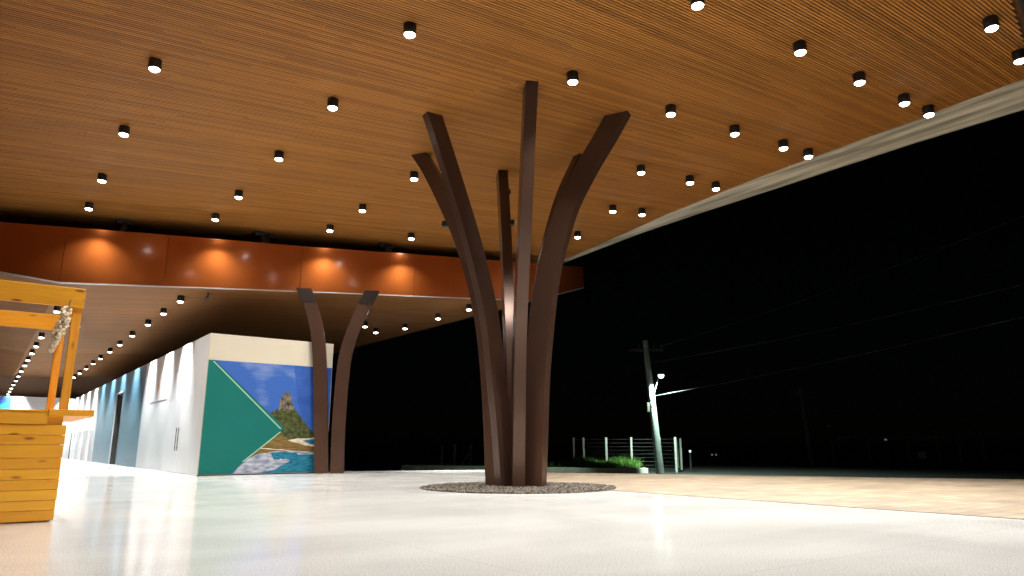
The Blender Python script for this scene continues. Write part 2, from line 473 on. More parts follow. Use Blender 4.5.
g.build('slat_ceiling', M['slatlow'], lower, fix=False)
g = MB()
vs = []
for b_ in bb:
    for a_ in (af(b_) + .1, 78):
        vs += [LL(a_, b_, zl(b_) + .06), LL(a_, b_, zl(b_) + .3)]
fs = []
for k in range(len(bb)-1):
    i = k*4; j = i+4
    fs += [(i, i+2, j+2, j), (i+1, j+1, j+3, i+3), (i, j, j+1, i+1), (i+2, i+3, j+3, j+2)]
fs += [(0, 1, 3, 2), (len(vs)-4, len(vs)-2, len(vs)-1, len(vs)-3)]
g.add(vs, fs); g.build('roof_deck', M['backing'], lower)
g = MB()
g.bar(LL(af(12.55) + .12, 12.535, zl(12.5) + .16), LL(78, 12.535, zl(12.5) + .16), .05, .34)
g.build('side_trim', M['black'], lower)
for b_, wv in ((5.38, .4), (8.48, .3), (2.2, .25)):
    g = MB(); z0 = interp(b_, TOP)
    g.bar(LL(af(b_) + .12, b_, z0 - .05), LL(af(b_) + .6, b_ + .1, ZC - .01), wv*.5, .16)
    g.bar(LL(af(b_) + .6, b_ - wv/2, ZC - .06), LL(af(b_) + .6, b_ + wv/2 + .1, ZC - .06), .3, .12)
    g.build('hanger_bracket', M['darkmetal'], lower)

# ------------------------------------------------------------------ downlights
def downlight_mesh(r_, h):
    g = MB()
    g.lathe([(0.001, h), (r_*.96, h), (r_, h - .004), (r_, .004), (r_*.97, 0), (r_*.84, 0), (r_*.84, .022), (0.001, .022)], n=28)
    g2 = MB()
    n = 24
    ring = [(r_*.835*math.cos(2*math.pi*k/n), r_*.835*math.sin(2*math.pi*k/n), .012) for k in range(n)]
    g2.lathe([(r_*.835, .012), (r_*.83, -.004), (r_*.68, -.02), (r_*.4, -.03), (.001, -.033)], n=24)
    return g, g2
protos = {}
def downlight(kind, a, b, zc, label, group):
    t = thing('downlight', label, 'downlight', (*W(a, b), 0), 0, group)
    if kind not in protos:
        r_, h, pw = {'up': (.088, .15, LAMP_UP), 'low': (.085, .16, LAMP_LOW)}[kind]
        g, g2 = downlight_mesh(r_, h)
        A = g.build('housing', M['black'], t)
        B = g2.build('lens', M['lensup'], t, fix=False)
        ld = bpy.data.lights.new('downlight_beam', 'SPOT')
        ld.energy = pw; ld.spot_size = R(120 if kind == 'up' else 66); ld.spot_blend = 1.0; ld.shadow_soft_size = .05; ld.color = (1.0, .965, .915) if kind == 'up' else (.96, .98, 1.0)
        L = bpy.data.objects.new('beam', ld); C.objects.link(L); L.parent = t
        L.location = (0, 0, -.09)
        protos[kind] = (A, B, L, h)
    else:
        A, B, L, h = protos[kind]
        for q in (A, B, L):
            c = q.copy(); C.objects.link(c); c.parent = t
    t.location.z = zc - protos[kind][3]
    return t

ORD = ['farthest', 'second farthest', 'third farthest', 'fourth farthest', 'fifth farthest', 'sixth farthest']
rows_up = [
    ('the leftmost row', 1.37, [18.5, 16.29, 13.48, 10.7], [7.9, 5.3]),
    ('the second row from the left', 3.97, [17.57, 15.6, 12.92, 10.28, 7.65], [5.1, 2.55]),
    ('the third row from the left', 6.59, [16.74, 14.78, 12.27, 7.28, 4.9], [2.45]),
    ('the fourth row from the left', 8.63, [16.12, 7.1, 4.73], [2.45]),
    ('the fourth row from the right edge', 10.14, [9.19, 6.93, 4.66, 2.87], []),
    ('the second row from the right edge', 11.39, [11.27, 8.96, 6.76, 4.57, 2.95], []),
    ('the outermost row on the right edge', 12.13, [13.34, 11.02, 8.86, 6.7, 4.51], []),
]
rows_up[4] = ('the third row from the right edge',) + rows_up[4][1:]
for rn, b, vis, extra in rows_up:
    for i, a in enumerate(vis):
        downlight('up', a, b, ZC, f'lit black downlight, {ORD[i]} in {rn}, high ceiling', 'downlights on the high canopy ceiling')
    for a in extra:
        downlight('up', a, b, ZC, 'lit black downlight on the high ceiling above the top of the view', 'downlights above the frame')
ORDN = ['nearest', 'second nearest', 'third nearest', 'fourth nearest', 'fifth nearest', 'sixth nearest', 'seventh nearest', 'eighth nearest',
        'ninth nearest', 'tenth nearest', 'eleventh nearest', 'twelfth nearest', 'thirteenth nearest', 'fourteenth nearest', 'fifteenth nearest']
rowA = [19.75, 21.9, 24.25, 27.05, 29.8, 32.3, 35.1, 37.5, 40.2, 42.9, 45.6]
rowB = [22.86, 28.76, 31.5, 34.03, 36.9, 39.4, 42.6, 45.8, 49.1, 52.4, 55.7, 59.0, 62.2]
for i, a in enumerate(rowA):
    downlight('low', a, 3.8, zl(3.8), f'small lit downlight, {ORDN[i]} in the row beside the white shopfronts', 'downlights on the low arcade ceiling')
for i, a in enumerate(rowB):
    downlight('low', a, 1.28, zl(1.28), f'small lit downlight, {ORDN[i]} in the row behind the wooden kiosk', 'downlights on the low arcade ceiling')
for (a, b), wh in zip([(21.55, 9.91), (22.66, 10.85), (21.35, 11.31), (18.99, 11.22), (17.14, 11.18)],
                      ['just right of the forked column, the upper of two', 'just right of the forked column, the lower of two',
                       'third from the tall column, along the low ceiling edge', 'second from the tall column, along the low ceiling edge',
                       'next to the tall column under the orange fascia']):
    downlight('low', a, b, zl(b), 'lit downlight ' + wh, 'downlights at the low ceiling edge')

# ------------------------------------------------------------------ branching columns
def beam_mesh(prof, depth, width, phi):
    """prof: list of (z, r_outer); phi azimuth (radians)"""
    # resample smoothly
    zs = [p[0] for p in prof]; rs = [p[1] for p in prof]
    def f(z):
        # monotone-ish cubic (catmull rom)
        for i in range(len(zs)-1):
            if zs[i] <= z <= zs[i+1]:
                t = (z-zs[i])/(zs[i+1]-zs[i])
                def sl(k):
                    if k == 0: return (rs[1]-rs[0])/(zs[1]-zs[0])
                    if k == len(zs)-1: return (rs[-1]-rs[-2])/(zs[-1]-zs[-2])
                    return (rs[k+1]-rs[k-1])/(zs[k+1]-zs[k-1])
                h = zs[i+1]-zs[i]
                m0, m1 = sl(i)*h, sl(i+1)*h
                return (2*t**3-3*t*t+1)*rs[i] + (t**3-2*t*t+t)*m0 + (-2*t**3+3*t*t)*rs[i+1] + (t**3-t*t)*m1
        return rs[-1]
    nz = 44
    g = MB(); cx, sx = math.cos(phi), math.sin(phi)
    vs = []
    for k in range(nz+1):
        z = zs[0] + (zs[-1]-zs[0])*k/nz
        ro = f(z)
        e = .02
        sl = (f(min(z+e, zs[-1])) - f(max(z-e, zs[0])))/(min(z+e, zs[-1]) - max(z-e, zs[0]))
        dpt = depth*math.sqrt(1+sl*sl*.55)
        for r_, tw in ((ro, -1), (ro, 1), (ro-dpt, 1), (ro-dpt, -1)):
            vs.append((r_*cx - tw*width/2*sx, r_*sx + tw*width/2*cx, z))
    fs = [(0, 3, 2, 1), tuple(nz*4+i for i in range(4))]
    for k in range(nz):
        for i in range(4):
            fs.append((k*4+i, k*4+(i+1) % 4, (k+1)*4+(i+1) % 4, (k+1)*4+i))
    g.add(vs, fs)
    return g
def smooth_by_angle(o):
    for p in o.data.polygons: p.use_smooth = True
    bm = bmesh.new(); bm.from_mesh(o.data)
    for e in bm.edges:
        if len(e.link_faces) == 2 and e.calc_face_angle(0) > R(30): e.smooth = False
    bm.to_mesh(o.data); bm.free()

CC = (.06, 12.1)
col = thing('branching_column', 'tall dark brown steel column of six curved beams fanning out to the ceiling', 'column', (CC[0], CC[1], 0))
ZT = ZC + .015
P_FR = [(0, .52), (.85, .565), (1.6, .60), (2.2, .65), (2.96, .74), (3.66, .86), (4.12, 1.0), (4.7, 1.21), (5.3, 1.56), (5.82, 1.92), (ZT, 2.21)]
P_FL = [(0, .34), (1.08, .44), (1.91, .55), (2.58, .63), (3.09, .74), (4.11, 1.04), (5.13, 1.41), (ZT, 1.85)]
P_BL = [(0, .51), (1.44, .59), (2.5, .70), (3.25, .84), (4.32, 1.18), (5.27, 1.62), (5.9, 1.96), (ZT, 2.2)]
P_F = [(0, .42), (.91, .51), (2.2, .68), (3.14, .96), (4.21, 1.36), (5.25, 1.73), (ZT, 2.11)]
P_B = [(0, .5), (1.5, .62), (2.5, .8), (3.51, 1.08), (5.01, 1.5), (ZT, 1.93)]
P_BR = [(0, .5), (1.5, .55), (2.9, .66), (4.05, .88), (5.25, 1.26), (ZT, 1.76)]
beams = [(P_FR, -27, .38), (P_FL, 212, .28), (P_BL, 156.6, .29), (P_F, -83, .34), (P_B, 99, .34), (P_BR, 33, .30)]
bo = []
for prof, ph, dep in beams:
    o = beam_mesh(prof, dep, .2, R(ph)).build('beam', M['steel'], col, bevel=.006)
    smooth_by_angle(o); bo.append(o)
# small projectors clamped on two of the beams
def clamp(par, x, y, z):
    g = MB(); g.box(x-.035, x+.075, y-.06, y+.04, z-.05, z+.05); g.bar((x-.05, y, z), (x+.02, y, z), .03, .03)
    return g.build('clamp_projector', M['black'], par, bevel=.006)
cb = math.cos(R(101)); sb = math.sin(R(101))
clamp(bo[4], 1.50*cb+.13, 1.50*sb-.03, 5.72)
clamp(bo[4], 1.12*cb+.13, 1.12*sb-.03, 4.95)
clamp(bo[2], -1.345, .55, 4.75)

vc = thing('forked_column', 'pair of brown curved steel beams under the orange fascia beside the seaside mural', 'column', (-4.45, 17.98, 0))
ZB = 4.66
PL = [(0, .44), (1.31, .53), (2.68, .635), (3.56, .76), (4.18, .95), (ZB, 1.17)]
PR = [(0, .265), (1.31, .25), (2.7, .30), (3.35, .42), (3.88, .60), (4.27, .755), (ZB, .93)]
for prof, ph, dp in ((PL, 189.6, .34), (PR, 9.6, .33)):
    o = beam_mesh(prof, dp, .2, R(ph)).build('beam', M['steel'], vc, bevel=.006); smooth_by_angle(o)
    k = len(prof)-1
    (z0, r0), (z1, r1) = prof[-2], prof[-1]
    zc0 = 4.3; rc0 = r0 + (r1-r0)*(zc0-z0)/(z1-z0)
    o = beam_mesh([(zc0, rc0 + .008), (ZB - .002, r1 + .008)], dp + .016, .216, R(ph)).build('dark_sleeve', M['dark_sleeve'], vc); smooth_by_angle(o)

# ------------------------------------------------------------------ gravel ring
gb = MB(); n = 72
gb.add([(1.58*math.cos(2*math.pi*k/n), 1.58*math.sin(2*math.pi*k/n), .006) for k in range(n)], [tuple(range(n))])
for k in range(5200):
    rr = 1.57*math.sqrt(random.random()); t = random.random()*2*math.pi
    x, y = rr*math.cos(t), rr*math.sin(t); q = random.uniform(.012, .026)
    rot = Matrix.Rotation(random.random()*6.3, 3, 'Z') @ Matrix.Rotation(random.random()*1.2, 3, 'X')
    vs = [rot @ Vector(v) for v in ((q*1.3, 0, 0), (-q*1.2, .1*q, 0), (0, q, 0), (.2*q, -q*.9, 0), (0, 0, q*.7), (0, 0, -q*.7))]
    gb.add([(v.x+x, v.y+y, v.z+.012) for v in vs], [(0,2,4),(2,1,4),(1,3,4),(3,0,4),(2,0,5),(1,2,5),(3,1,5),(0,3,5)])
o = gb.build('gravel_bed', M['gravel'], fix=False)
o.location = (.1, 11.8, 0)
tag(o, 'round bed of small brown gravel at the foot of the tall column', 'gravel', kind='stuff')

# ------------------------------------------------------------------ exhibition block with mural
blk = thing('shop_block', 'long white and blue shopfront block with a seaside mural on its near end', 'building', (*W(17.4, 4.08), 0), AZ)
HT = 3.27
def hp(a): return a - 17.4
def panel(name, mat, a0, a1, z0, z1, t=.06, x=0.0, par=blk, bevel=.003):
    g = MB(); g.box(x, x+t, hp(a0), hp(a1), z0, z1)
    return g.build(name, mat, par, bevel=bevel)
# white shop front
panel('white_panel', M['white'], 17.46, 18.55, 0, HT)
panel('white_panel', M['white'], 18.556, 21.2, 2.62, HT, x=.006)
panel('white_panel', M['white'], 18.556, 21.2, 1.86, 2.614, x=.003)
panel('white_panel', M['white'], 21.206, 25.3, 0, HT)
for a0, a1 in ((18.556, 19.72), (19.732, 21.2)):
    d = panel('shop_door', M['white'], a0, a1, .01, 1.854)
    hx = 19.62 if a0 < 19 else 19.86
    g = MB(); g.tube([(-.03, hp(hx), .55), (-.03, hp(hx), 1.12)], .01, 10)
    g.tube([(-.03, hp(hx), .62), (.0, hp(hx), .62)], .006, 8); g.tube([(-.03, hp(hx), 1.05), (.0, hp(hx), 1.05)], .006, 8)
    h = g.build('handle', M['darkmetal'], d)
sg = panel('sign_panel', M['white'], 21.62, 24.1, 1.95, 2.86, t=.02, x=-.006)
sg["label"] = 'white projecting sign panel with a small orange emblem'
M['emblem'] = varied('orange_emblem', (0.78, 0.36, 0.22), .1, 5, .5)
g = MB(); prof = []
for k in range(24):
    t = 2*math.pi*k/24
    prof.append((.10*math.sin(t)*(1 - .35*math.cos(t)) + .03*math.cos(t*1.0), .17*-math.cos(t)))
yc, zc = hp(22.95), 2.38
vs = [(-.010, yc + 1.5*p, zc + z) for p, z in prof] + [(-.0065, yc + 1.5*p, zc + z) for p, z in prof]
g.add(vs, [tuple(range(24)), tuple(range(24, 48))[::-1]] + [(i, (i+1) % 24, 24+(i+1) % 24, 24+i) for i in range(24)])
g.build('emblem', M['emblem'], sg)
# blue cladding with doorway
b1 = panel('blue_cladding', M['blue'], 25.31, 29.35, 0, HT)
b2 = panel('blue_cladding', M['blue'], 31.1, 36.2, 0, HT)
b3 = panel('blue_cladding', M['blue'], 29.35, 31.1, 2.62, HT)
panel('doorway', M['blackdoor'], 29.36, 31.09, 0, 2.6, t=.05, x=.5)
g = MB(); g.box(.03, .498, hp(31.05), hp(31.088), 0, 2.6); g.box(.03, .498, hp(29.362), hp(29.4), 0, 2.6); g.box(.03, .498, hp(29.4), hp(31.05), 2.57, 2.6)
g.build('door_jamb', M['blackdoor'], blk)
g = MB(); g.box(-.012, .028, hp(31.05), hp(31.09), 0, 2.6); g.box(-.012, .028, hp(29.36), hp(29.4), 0, 2.6); g.box(-.03, .028, hp(29.36), hp(31.09), 2.602, 2.64)
g.build('door_frame', M['grey'], blk)
# far white front: ribs and low panels
panel('white_panel', M['white'], 36.21, 46.0, 1.35, HT)
for k in range(7):
    a0 = 36.3 + k*1.39
    panel('low_panel', M['white'] if k % 2 else M['endwall'], a0, a0+1.2, 0, 1.35, t=.05, x=.002)
panel('low_rail', M['grey'], 36.21, 46.0, 1.32, 1.348, t=.03, x=.004)
# body behind the fronts, and the mural end
g = MB(); g.box(.56, 2.98, .07, hp(46.0), 0, HT - .01); g.build('block_wall', M['cream'], blk)
g = MB(); g.box(0, 3.06, 0, .06, .02, HT); g.build('mural_wall', M['cream'], blk, bevel=.003)
g = MB(); g.box(.0, 3.06, .004, .058, 0, .02); g.build('plinth', M['darkmetal'], blk)

def solid(name, c, var=.1, sc=4.0, rough=.6, st=(1, 1, 1), det=6): return varied(name, c, var, sc, rough, .03, stretch=st, detail=det, spec=.2)
mur = [solid('print_teal', (.003, .12, .105), .05, 1.0),                                            # 0
       ramp2('print_sky', (.03, .10, .36), (.25, .31, .50), 1.0, (1, 1, 2.2), .5, .82),           # 1
       ramp2('print_sky_deep', (.018, .07, .30), (.032, .10, .36), 1.3, (1, 1, 2), .4, .6),          # 2
       ramp2('print_hill', (.012, .03, .007), (.09, .09, .025), 9, (1, 1, 1.3), .36, .66),          # 3
       ramp2('print_rock', (.016, .018, .011), (.20, .165, .12), 10, (1.5, 1, .8), .35, .62),          # 4
       ramp2('print_heath', (.11, .065, .015), (.20, .13, .04), 6, (1, 1, 3), .35, .65),            # 5
       ramp2('print_surf', (.14, .18, .27), (.50, .50, .56), 5, (1, 1, 3), .35, .68),             # 6
       ramp2('print_sea', (.006, .07, .15), (.014, .20, .28), 6, (1, 1, 4), .35, .65),               # 7
       ramp2('print_sand', (.5, .42, .3), (.72, .66, .55), 8, (1, 1, 2), .35, .65),                 # 8
       solid('print_line', (.32, .52, .36), .05, 3.0)]                                              # 9
MURW = 3.05
g = MB()
layer = [0]
def flat(pts, m):
    y = -.004 - .0016*layer[0]; layer[0] += 1
    n = len(pts)
    pts = [(min(max(x, .012), MURW), z) for x, z in pts]
    vs = [(x, y, z) for x, z in pts] + [(x, -.001, z) for x, z in pts]
    ar = sum(pts[i][0]*pts[(i+1) % n][1] - pts[(i+1) % n][0]*pts[i][1] for i in range(n))
    f = tuple(range(n)) if ar > 0 else tuple(range(n))[::-1]
    g.add(vs, [f] + [((i+1) % n, i, n+i, n+(i+1) % n) for i in range(n)], m)
def jag(pts, amp=.02, k=5):
    out = []
    for (x0, z0), (x1, z1) in zip(pts, pts[1:]):
        for i in range(k):
            t = i/k; out.append((x0+(x1-x0)*t + random.uniform(-amp, amp)*.6, z0+(z1-z0)*t + random.uniform(-amp, amp)))
    return out + [pts[-1]]
T = 2.64
flat([(.012, .03), (MURW, .03), (MURW, T), (.012, T)], 1)
flat([(2.05, T-.001), (MURW, T-.001), (MURW, .9), (2.45, .9), (2.2, 1.75)], 2)
hill = jag([(1.45, 1.36), (1.60, 1.47), (1.72, 1.57), (1.9, 1.64), (2.1, 1.60), (2.24, 1.45), (2.40, 1.26), (2.55, 1.08), (2.68, .97), (2.82, .92), (MURW, .86)], .018)
flat(hill + [(MURW, .45), (1.2, .45)], 3)
rock = jag([(1.72, 1.50), (1.76, 1.62), (1.75, 1.74), (1.80, 1.84), (1.86, 1.93), (1.93, 1.98), (1.99, 1.95), (2.03, 1.85), (2.05, 1.74), (2.10, 1.64), (2.12, 1.54), (2.17, 1.50)], .012, 4)
flat(rock + jag([(2.1, 1.56), (2.0, 1.50), (1.95, 1.56), (1.88, 1.52), (1.80, 1.54)], .02, 3), 4)
flat(jag([(1.0, .40), (1.4, .78), (1.8, .92), (2.1, .82), (2.4, .86), (2.75, .72), (MURW, .66)], .012) + [(MURW, .4), (1.0, .3)], 5)
flat(jag([(2.02, .80), (2.2, .84), (2.5, .85), (2.8, .88), (MURW, .90)], .006) + jag([(MURW, .66), (2.7, .64), (2.45, .68), (2.2, .75), (2.05, .78)], .006), 8)
flat([(2.38, .79), (2.6, .825), (MURW, .86), (MURW, .72), (2.85, .68), (2.6, .71)], 7)
flat(jag([(1.35, .62), (1.9, .58), (2.4, .53), (2.9, .49)], .006) + [(2.9, .475), (2.4, .51), (1.9, .56), (1.35, .60)], 8)
flat(jag([(.75, .02), (1.0, .30), (1.3, .47), (1.7, .53), (2.1, .55), (2.5, .53), (MURW, .50)], .01) + [(MURW, .031), (.75, .031)], 6)
flat(jag([(1.62, .50), (1.9, .53), (2.3, .50), (2.7, .50), (MURW, .46)], .008) + [(MURW, .033), (1.45, .033)] + jag([(1.45, .04), (1.75, .10), (1.95, .22), (2.10, .30), (2.0, .36), (1.7, .34)], .02), 7)
flat(jag([(2.25, .48), (2.55, .50), (MURW, .475)], .006) + [(MURW, .445), (2.6, .46), (2.3, .455)], 6)
flat([(.012, .032), (.72, .032), (1.92, 1.09), (.14, T - .002), (.012, T - .002)], 0)
flat([(.10, T-.03), (.135, T-.03), (1.835, 1.075), (1.80, 1.072)], 9)
flat([(1.80, 1.0), (1.84, 1.0), (1.0, .30), (.96, .30)], 9)
g.build('mural_print', mur, blk, fix=False)

# end wall of the arcade
ew = thing('hoarding_wall', 'far white hoarding wall with a teal print, seen just above the kiosk counter', 'wall', (*W(46.2, 4.08), 0), AZ)
g = MB(); g.box(-15, -.7, 0, .12, 0, 3.27); g.build('wall_panel', M['white'], ew)
g = MB(); g.box(-.694, .0, .004, .12, 0, 3.25); g.build('corner_panel', M['endwall'], ew)
g = MB(); g.box(-9, -2.93, -.012, -.002, .05, 3.24); g.build('teal_board', M['tealboard'], ew)
g = MB(); g.add([(-6, -.016, 3.23), (-2.95, -.016, 3.23), (-2.95, -.016, 3.0), (-4.4, -.016, 2.5)], [(0, 1, 2, 3)])
g.build('photo_strip', mur[1], ew, fix=True)

# small fittings on the low ceiling
t = thing('track_spotlight', 'tiny spotlight aimed sideways from the low ceiling near the orange fascia', 'spotlight', (*W(19.0, 4.3), zl(4.3) - .2), 0)
g = MB(); g.tube([(0, 0, .2), (0, 0, .08)], .012, 8); g.build('stem', M['black'], t)
g = MB(); g.tube([(-.05, 0, .03), (.07, -.05, .09)], [.045, .05], 14); g.build('head', M['black'], t)
g = MB(); g.tube([(.071, -.0505, .0905), (.075, -.0525, .0925)], .046, 14); g.build('lens', M['notice'], t)
t = thing('linear_vent', 'short white slot diffuser flush in the low ceiling right of the kiosk post', 'vent', (*W(26.6, 2.0), zl(2.0) - .03), AZ)
g = MB(); g.box(-.2, .2, -.07, .07, 0, .02); g.box(-.17, .17, -.012, .012, -.004, 0); g.build('diffuser', M['notice'], t)

# ------------------------------------------------------------------ wooden kiosk
kk = thing('wooden_kiosk', 'varnished yellow pine kiosk counter with an open plank frame above', 'kiosk', (*W(7.65, .63), 0), AZ)
g = MB()
zs = [.012, .098, .19, .285, .375, .452, .54, .655, .752, .835, .845]
edges = [.012, .10, .185, .275, .365, .455, .55, .665, .75, .842]
for z0, z1 in zip(edges, edges[1:]):
    j = random.uniform(-.002, .002)
    g.box(-2.6, random.uniform(-.003, .003), j, .022 + j, z0 + .002, z1 - .002)
g.build('front_planks', M['pine'], kk, bevel=.003)
g = MB(); g.box(-2.6, -.03, .026, .045, .014, .95); g.build('lining_board', M['pine'], kk)
g = MB()
for z0, z1 in zip(edges, edges[1:]): g.box(-.022, -.002, .026, 1.75, z0 + .002, z1 - .002)
g.build('side_planks', M['pine'], kk, bevel=.003)
g = MB(); g.box(-2.6, -.03, 1.72, 1.745, .012, .84); g.build('back_planks', M['pine'], kk)
g = MB(); g.box(-2.62, -.155, -.012, .022, .846, .954); g.build('top_rail', M['pine'], kk, bevel=.003)
g = MB(); g.box(-2.62, -.16, -.02, .5, .956, .972); g.box(-2.62, -.16, .504, 1.1, .956, .972); g.build('counter_top', M['pine'], kk, bevel=.003)
g = MB(); g.box(-.152, .205, -.03, 1.9, .922, .98); g.build('side_shelf', M['pine'], kk, bevel=.004)
for x0, y0 in ((-.075, .0), (-.075, 1.68), (-2.5, .0), (-2.5, 1.68)):
    g = MB(); g.box(x0, x0+.072, y0 + .004, y0 + .07, .982, 1.96)
    g.build('post', M['pinev'], kk, bevel=.003)
g = MB(); g.box(-2.6, .004, -.028, .0, 1.925, 2.108); g.build('front_beam', M['pine'], kk, bevel=.004)
g = MB(); g.box(-2.6, .004, 1.754, 1.782, 1.94, 2.115); g.build('back_beam', M['pine'], kk, bevel=.004)
g = MB(); g.box(-.03, .002, .004, 1.75, 1.965, 2.10)
g.build('side_beam', M['pine'], kk, bevel=.004)

# string of shells hanging from the kiosk frame
sh = thing('shell_string', 'bunch of pale shells strung on a cord from the kiosk top plank', 'garland', (*W(7.58, .50), 1.92), AZ)
g = MB(); g.tube([(.02, 0, .06), (.01, -.01, -.02), (-.035, -.01, -.2), (-.07, -.01, -.4)], .006, 6); g.build('cord', M['rope'], sh)
g = MB()
for k in range(190):
    t = random.random()
    z = .0 - .43*t; cx = .012 - .085*t
    rad = .014 + .036*math.sin(math.pi*min(1, t*1.05 + .12))**.7
    an = random.random()*6.283; rr = rad*math.sqrt(random.random())
    x, y = cx + rr*math.cos(an), -.012 + rr*math.sin(an)
    q = random.uniform(.009, .017)
    rot = Matrix.Rotation(random.random()*6, 3, 'X') @ Matrix.Rotation(random.random()*6, 3, 'Y')
    vs = []; nu, nv = 6, 4
    for i in range(nv+1):
        th = math.pi*i/nv
        for j in range(nu):
            ph = 2*math.pi*j/nu
            v = rot @ Vector((q*math.sin(th)*math.cos(ph), q*.75*math.sin(th)*math.sin(ph), q*1.25*math.cos(th)))
            vs.append((v.x+x, v.y+y, v.z+z))
    fs = [(i*nu+j, i*nu+(j+1) % nu, (i+1)*nu+(j+1) % nu, (i+1)*nu+j) for i in range(nv) for j in range(nu)]
    g.add(vs, fs, 0, True)
g.build('shells', M['shell'], sh)

# ------------------------------------------------------------------ beyond the plaza: kerb, grass, street lamp, fences
GZ = -.6
ka = (1.2, 35.9); kb_ = (6.05, 33.9)
isl = [(1.2, 35.85), (3.5, 34.85), (6.0, 33.85), (6.45, 34.2), (6.5, 37.3), (1.0, 38.6), (-6, 41.0), (-6, 39.2)]
g = MB(); g.prism(isl, GZ, GZ + .25); tag(g.build('kerb', M['kerb'], bevel=.02), kind='structure')
def inset(poly, d):
    c = Vector((sum(p[0] for p in poly)/len(poly), sum(p[1] for p in poly)/len(poly)))
    return [tuple(c + (Vector(p)-c)*(1-d)) for p in poly]
g = MB(); g.prism(inset(isl, .05), GZ + .2, GZ + .27); tag(g.build('verge_soil', M['lawn']), kind='structure')
g = MB()
cnt = 0
while cnt < 5200:
    x = random.uniform(.8, 6.3); y = random.uniform(33.9, 38.4)
    fy = 36.1 - (x-1.2)*.41
    if y < fy + .45 or y > 38.6 - (x-1)*.23: continue
    cnt += 1
    tall = .5 + .5*noise.noise(Vector((x*.8, y*.6, 3)))
    h = random.uniform(.1, .3) + 1.0*max(0, tall - .3)*min(1, (y - fy)/1.5)*(.4 + x/8)*random.random()
    w_ = random.uniform(.012, .03); an = random.random()*6.283
    dx, dy = math.cos(an)*w_, math.sin(an)*w_
    lx, ly = random.gauss(0, .35)*h, random.gauss(0, .35)*h
    g.add([(x-dx, y-dy, GZ+.26), (x+dx, y+dy, GZ+.26), (x+dx*.7+lx*.4, y+dy*.7+ly*.4, GZ+.26+h*.6), (x-dx*.7+lx*.4, y-dy*.7+ly*.4, GZ+.26+h*.6), (x+lx, y+ly, GZ+.26+h)],
          [(0, 1, 2, 3), (3, 2, 4)])
tag(g.build('grass', M['blade'], fix=False), 'bright green overgrown grass on the verge under the street lamp', 'grass', kind='stuff')

sl = thing('street_lamp', 'leaning concrete utility pole with a lit street lamp beside the grass verge', 'street lamp', (6.62, 32.3, GZ))
g = MB(); top = Vector((6.42-6.85, .0, 6.05))
g.tube([(0, 0, 0), top*.5, top], [.19, .16, .12], 16); g.build('pole', M['concrete'], sl)
def onp(z): return top*(z/6.05)
g = MB(); p_ = onp(3.2)
lamp_p = Vector((6.98-6.85, -.5, 4.42))
g.tube([p_ + Vector((0, -.15, 0)), p_ + Vector((.1, -.22, .55)), lamp_p + Vector((-.12, .02, -.12)), lamp_p + Vector((-.05, 0, .05))], .03, 10)
g.build('lamp_arm', M['wire'], sl)
for z in (3.05, 3.35):
    g = MB(); q = onp(z); g.tube([q + Vector((0, 0, -.04)), q + Vector((0, 0, .04))], .17, 16); g.build('pole_band', M['wire'], sl)
g = MB(); q = onp(3.0); g.box(q.x-.26, q.x-.14, -.1, .08, q.z-.22, q.z+.2); g.build('meter_box', M['darkmetal'], sl, bevel=.01)
g = MB(); q = onp(5.6); g.bar(q + Vector((-.8, 0, .0)), q + Vector((.8, 0, .02)), .09, .1); g.build('crossarm', M['darkmetal'], sl)
for dx in (-.7, -.3, .35, .72):
    g = MB(); q = onp(5.6); g.lathe([(.001, .2), (.03, .19), (.05, .15), (.03, .12), (.055, .08), (.03, .05), (.03, 0)], (q.x+dx, 0, q.z+.05), 10); g.build('insulator', M['darkmetal'], sl)
g = MB(); g.lathe([(.001, .10), (.09, .08), (.145, .03), (.145, .0), (.12, 0)], tuple(lamp_p), 18); g.build('lamp_head', M['wire'], sl)
g = MB(); g.lathe([(.13, 0), (.14, -.05), (.10, -.13), (.001, -.17)], tuple(lamp_p), 18); g.build('lamp_bowl', M['bulb'], sl)
ld = bpy.data.lights.new('street_lamp_light', 'SPOT'); ld.energy = 3600; ld.spot_size = R(160); ld.spot_blend = .25; ld.color = (.72, 1.0, .82); ld.shadow_soft_size = .08
L = bpy.data.objects.new('street_lamp_light', ld); C.objects.link(L); L.parent = sl; L.location = lamp_p + Vector((0, -.02, -.34))

def cable(name, pts, r_, label):
    P = []
    (p, q, sag) = pts
    p = Vector(p); q = Vector(q)
    for k in range(25):
        t = k/24; v = p.lerp(q, t); v.z -= sag*4*t*(1-t); P.append(v)
    g = MB(); g.tube(P, r_, 6)
    tag(g.build(name, M['cable']), label, 'cable', 'overhead cables')
pz = Vector((6.62, 32.3, GZ))
c0 = pz + onp(3.5); cable('overhead_cable', (c0 + Vector((.1, -.1, 0)), (15.2, 19.5, 4.4), .12), .010, 'lowest overhead cable, lit white beside the street lamp')
c1 = pz + onp(5.0); cable('overhead_cable', (c1 + Vector((.1, -.1, 0)), (15.4, 19.5, 5.35), .15), .008, 'middle overhead cable leaving the upper part of the utility pole')
c2 = pz + onp(5.6); cable('overhead_cable', (c2 + Vector((.72, 0, .2)), (15.9, 19.5, 7.6), .2), .006, 'highest overhead wire running from the right end of the pole crossarm')

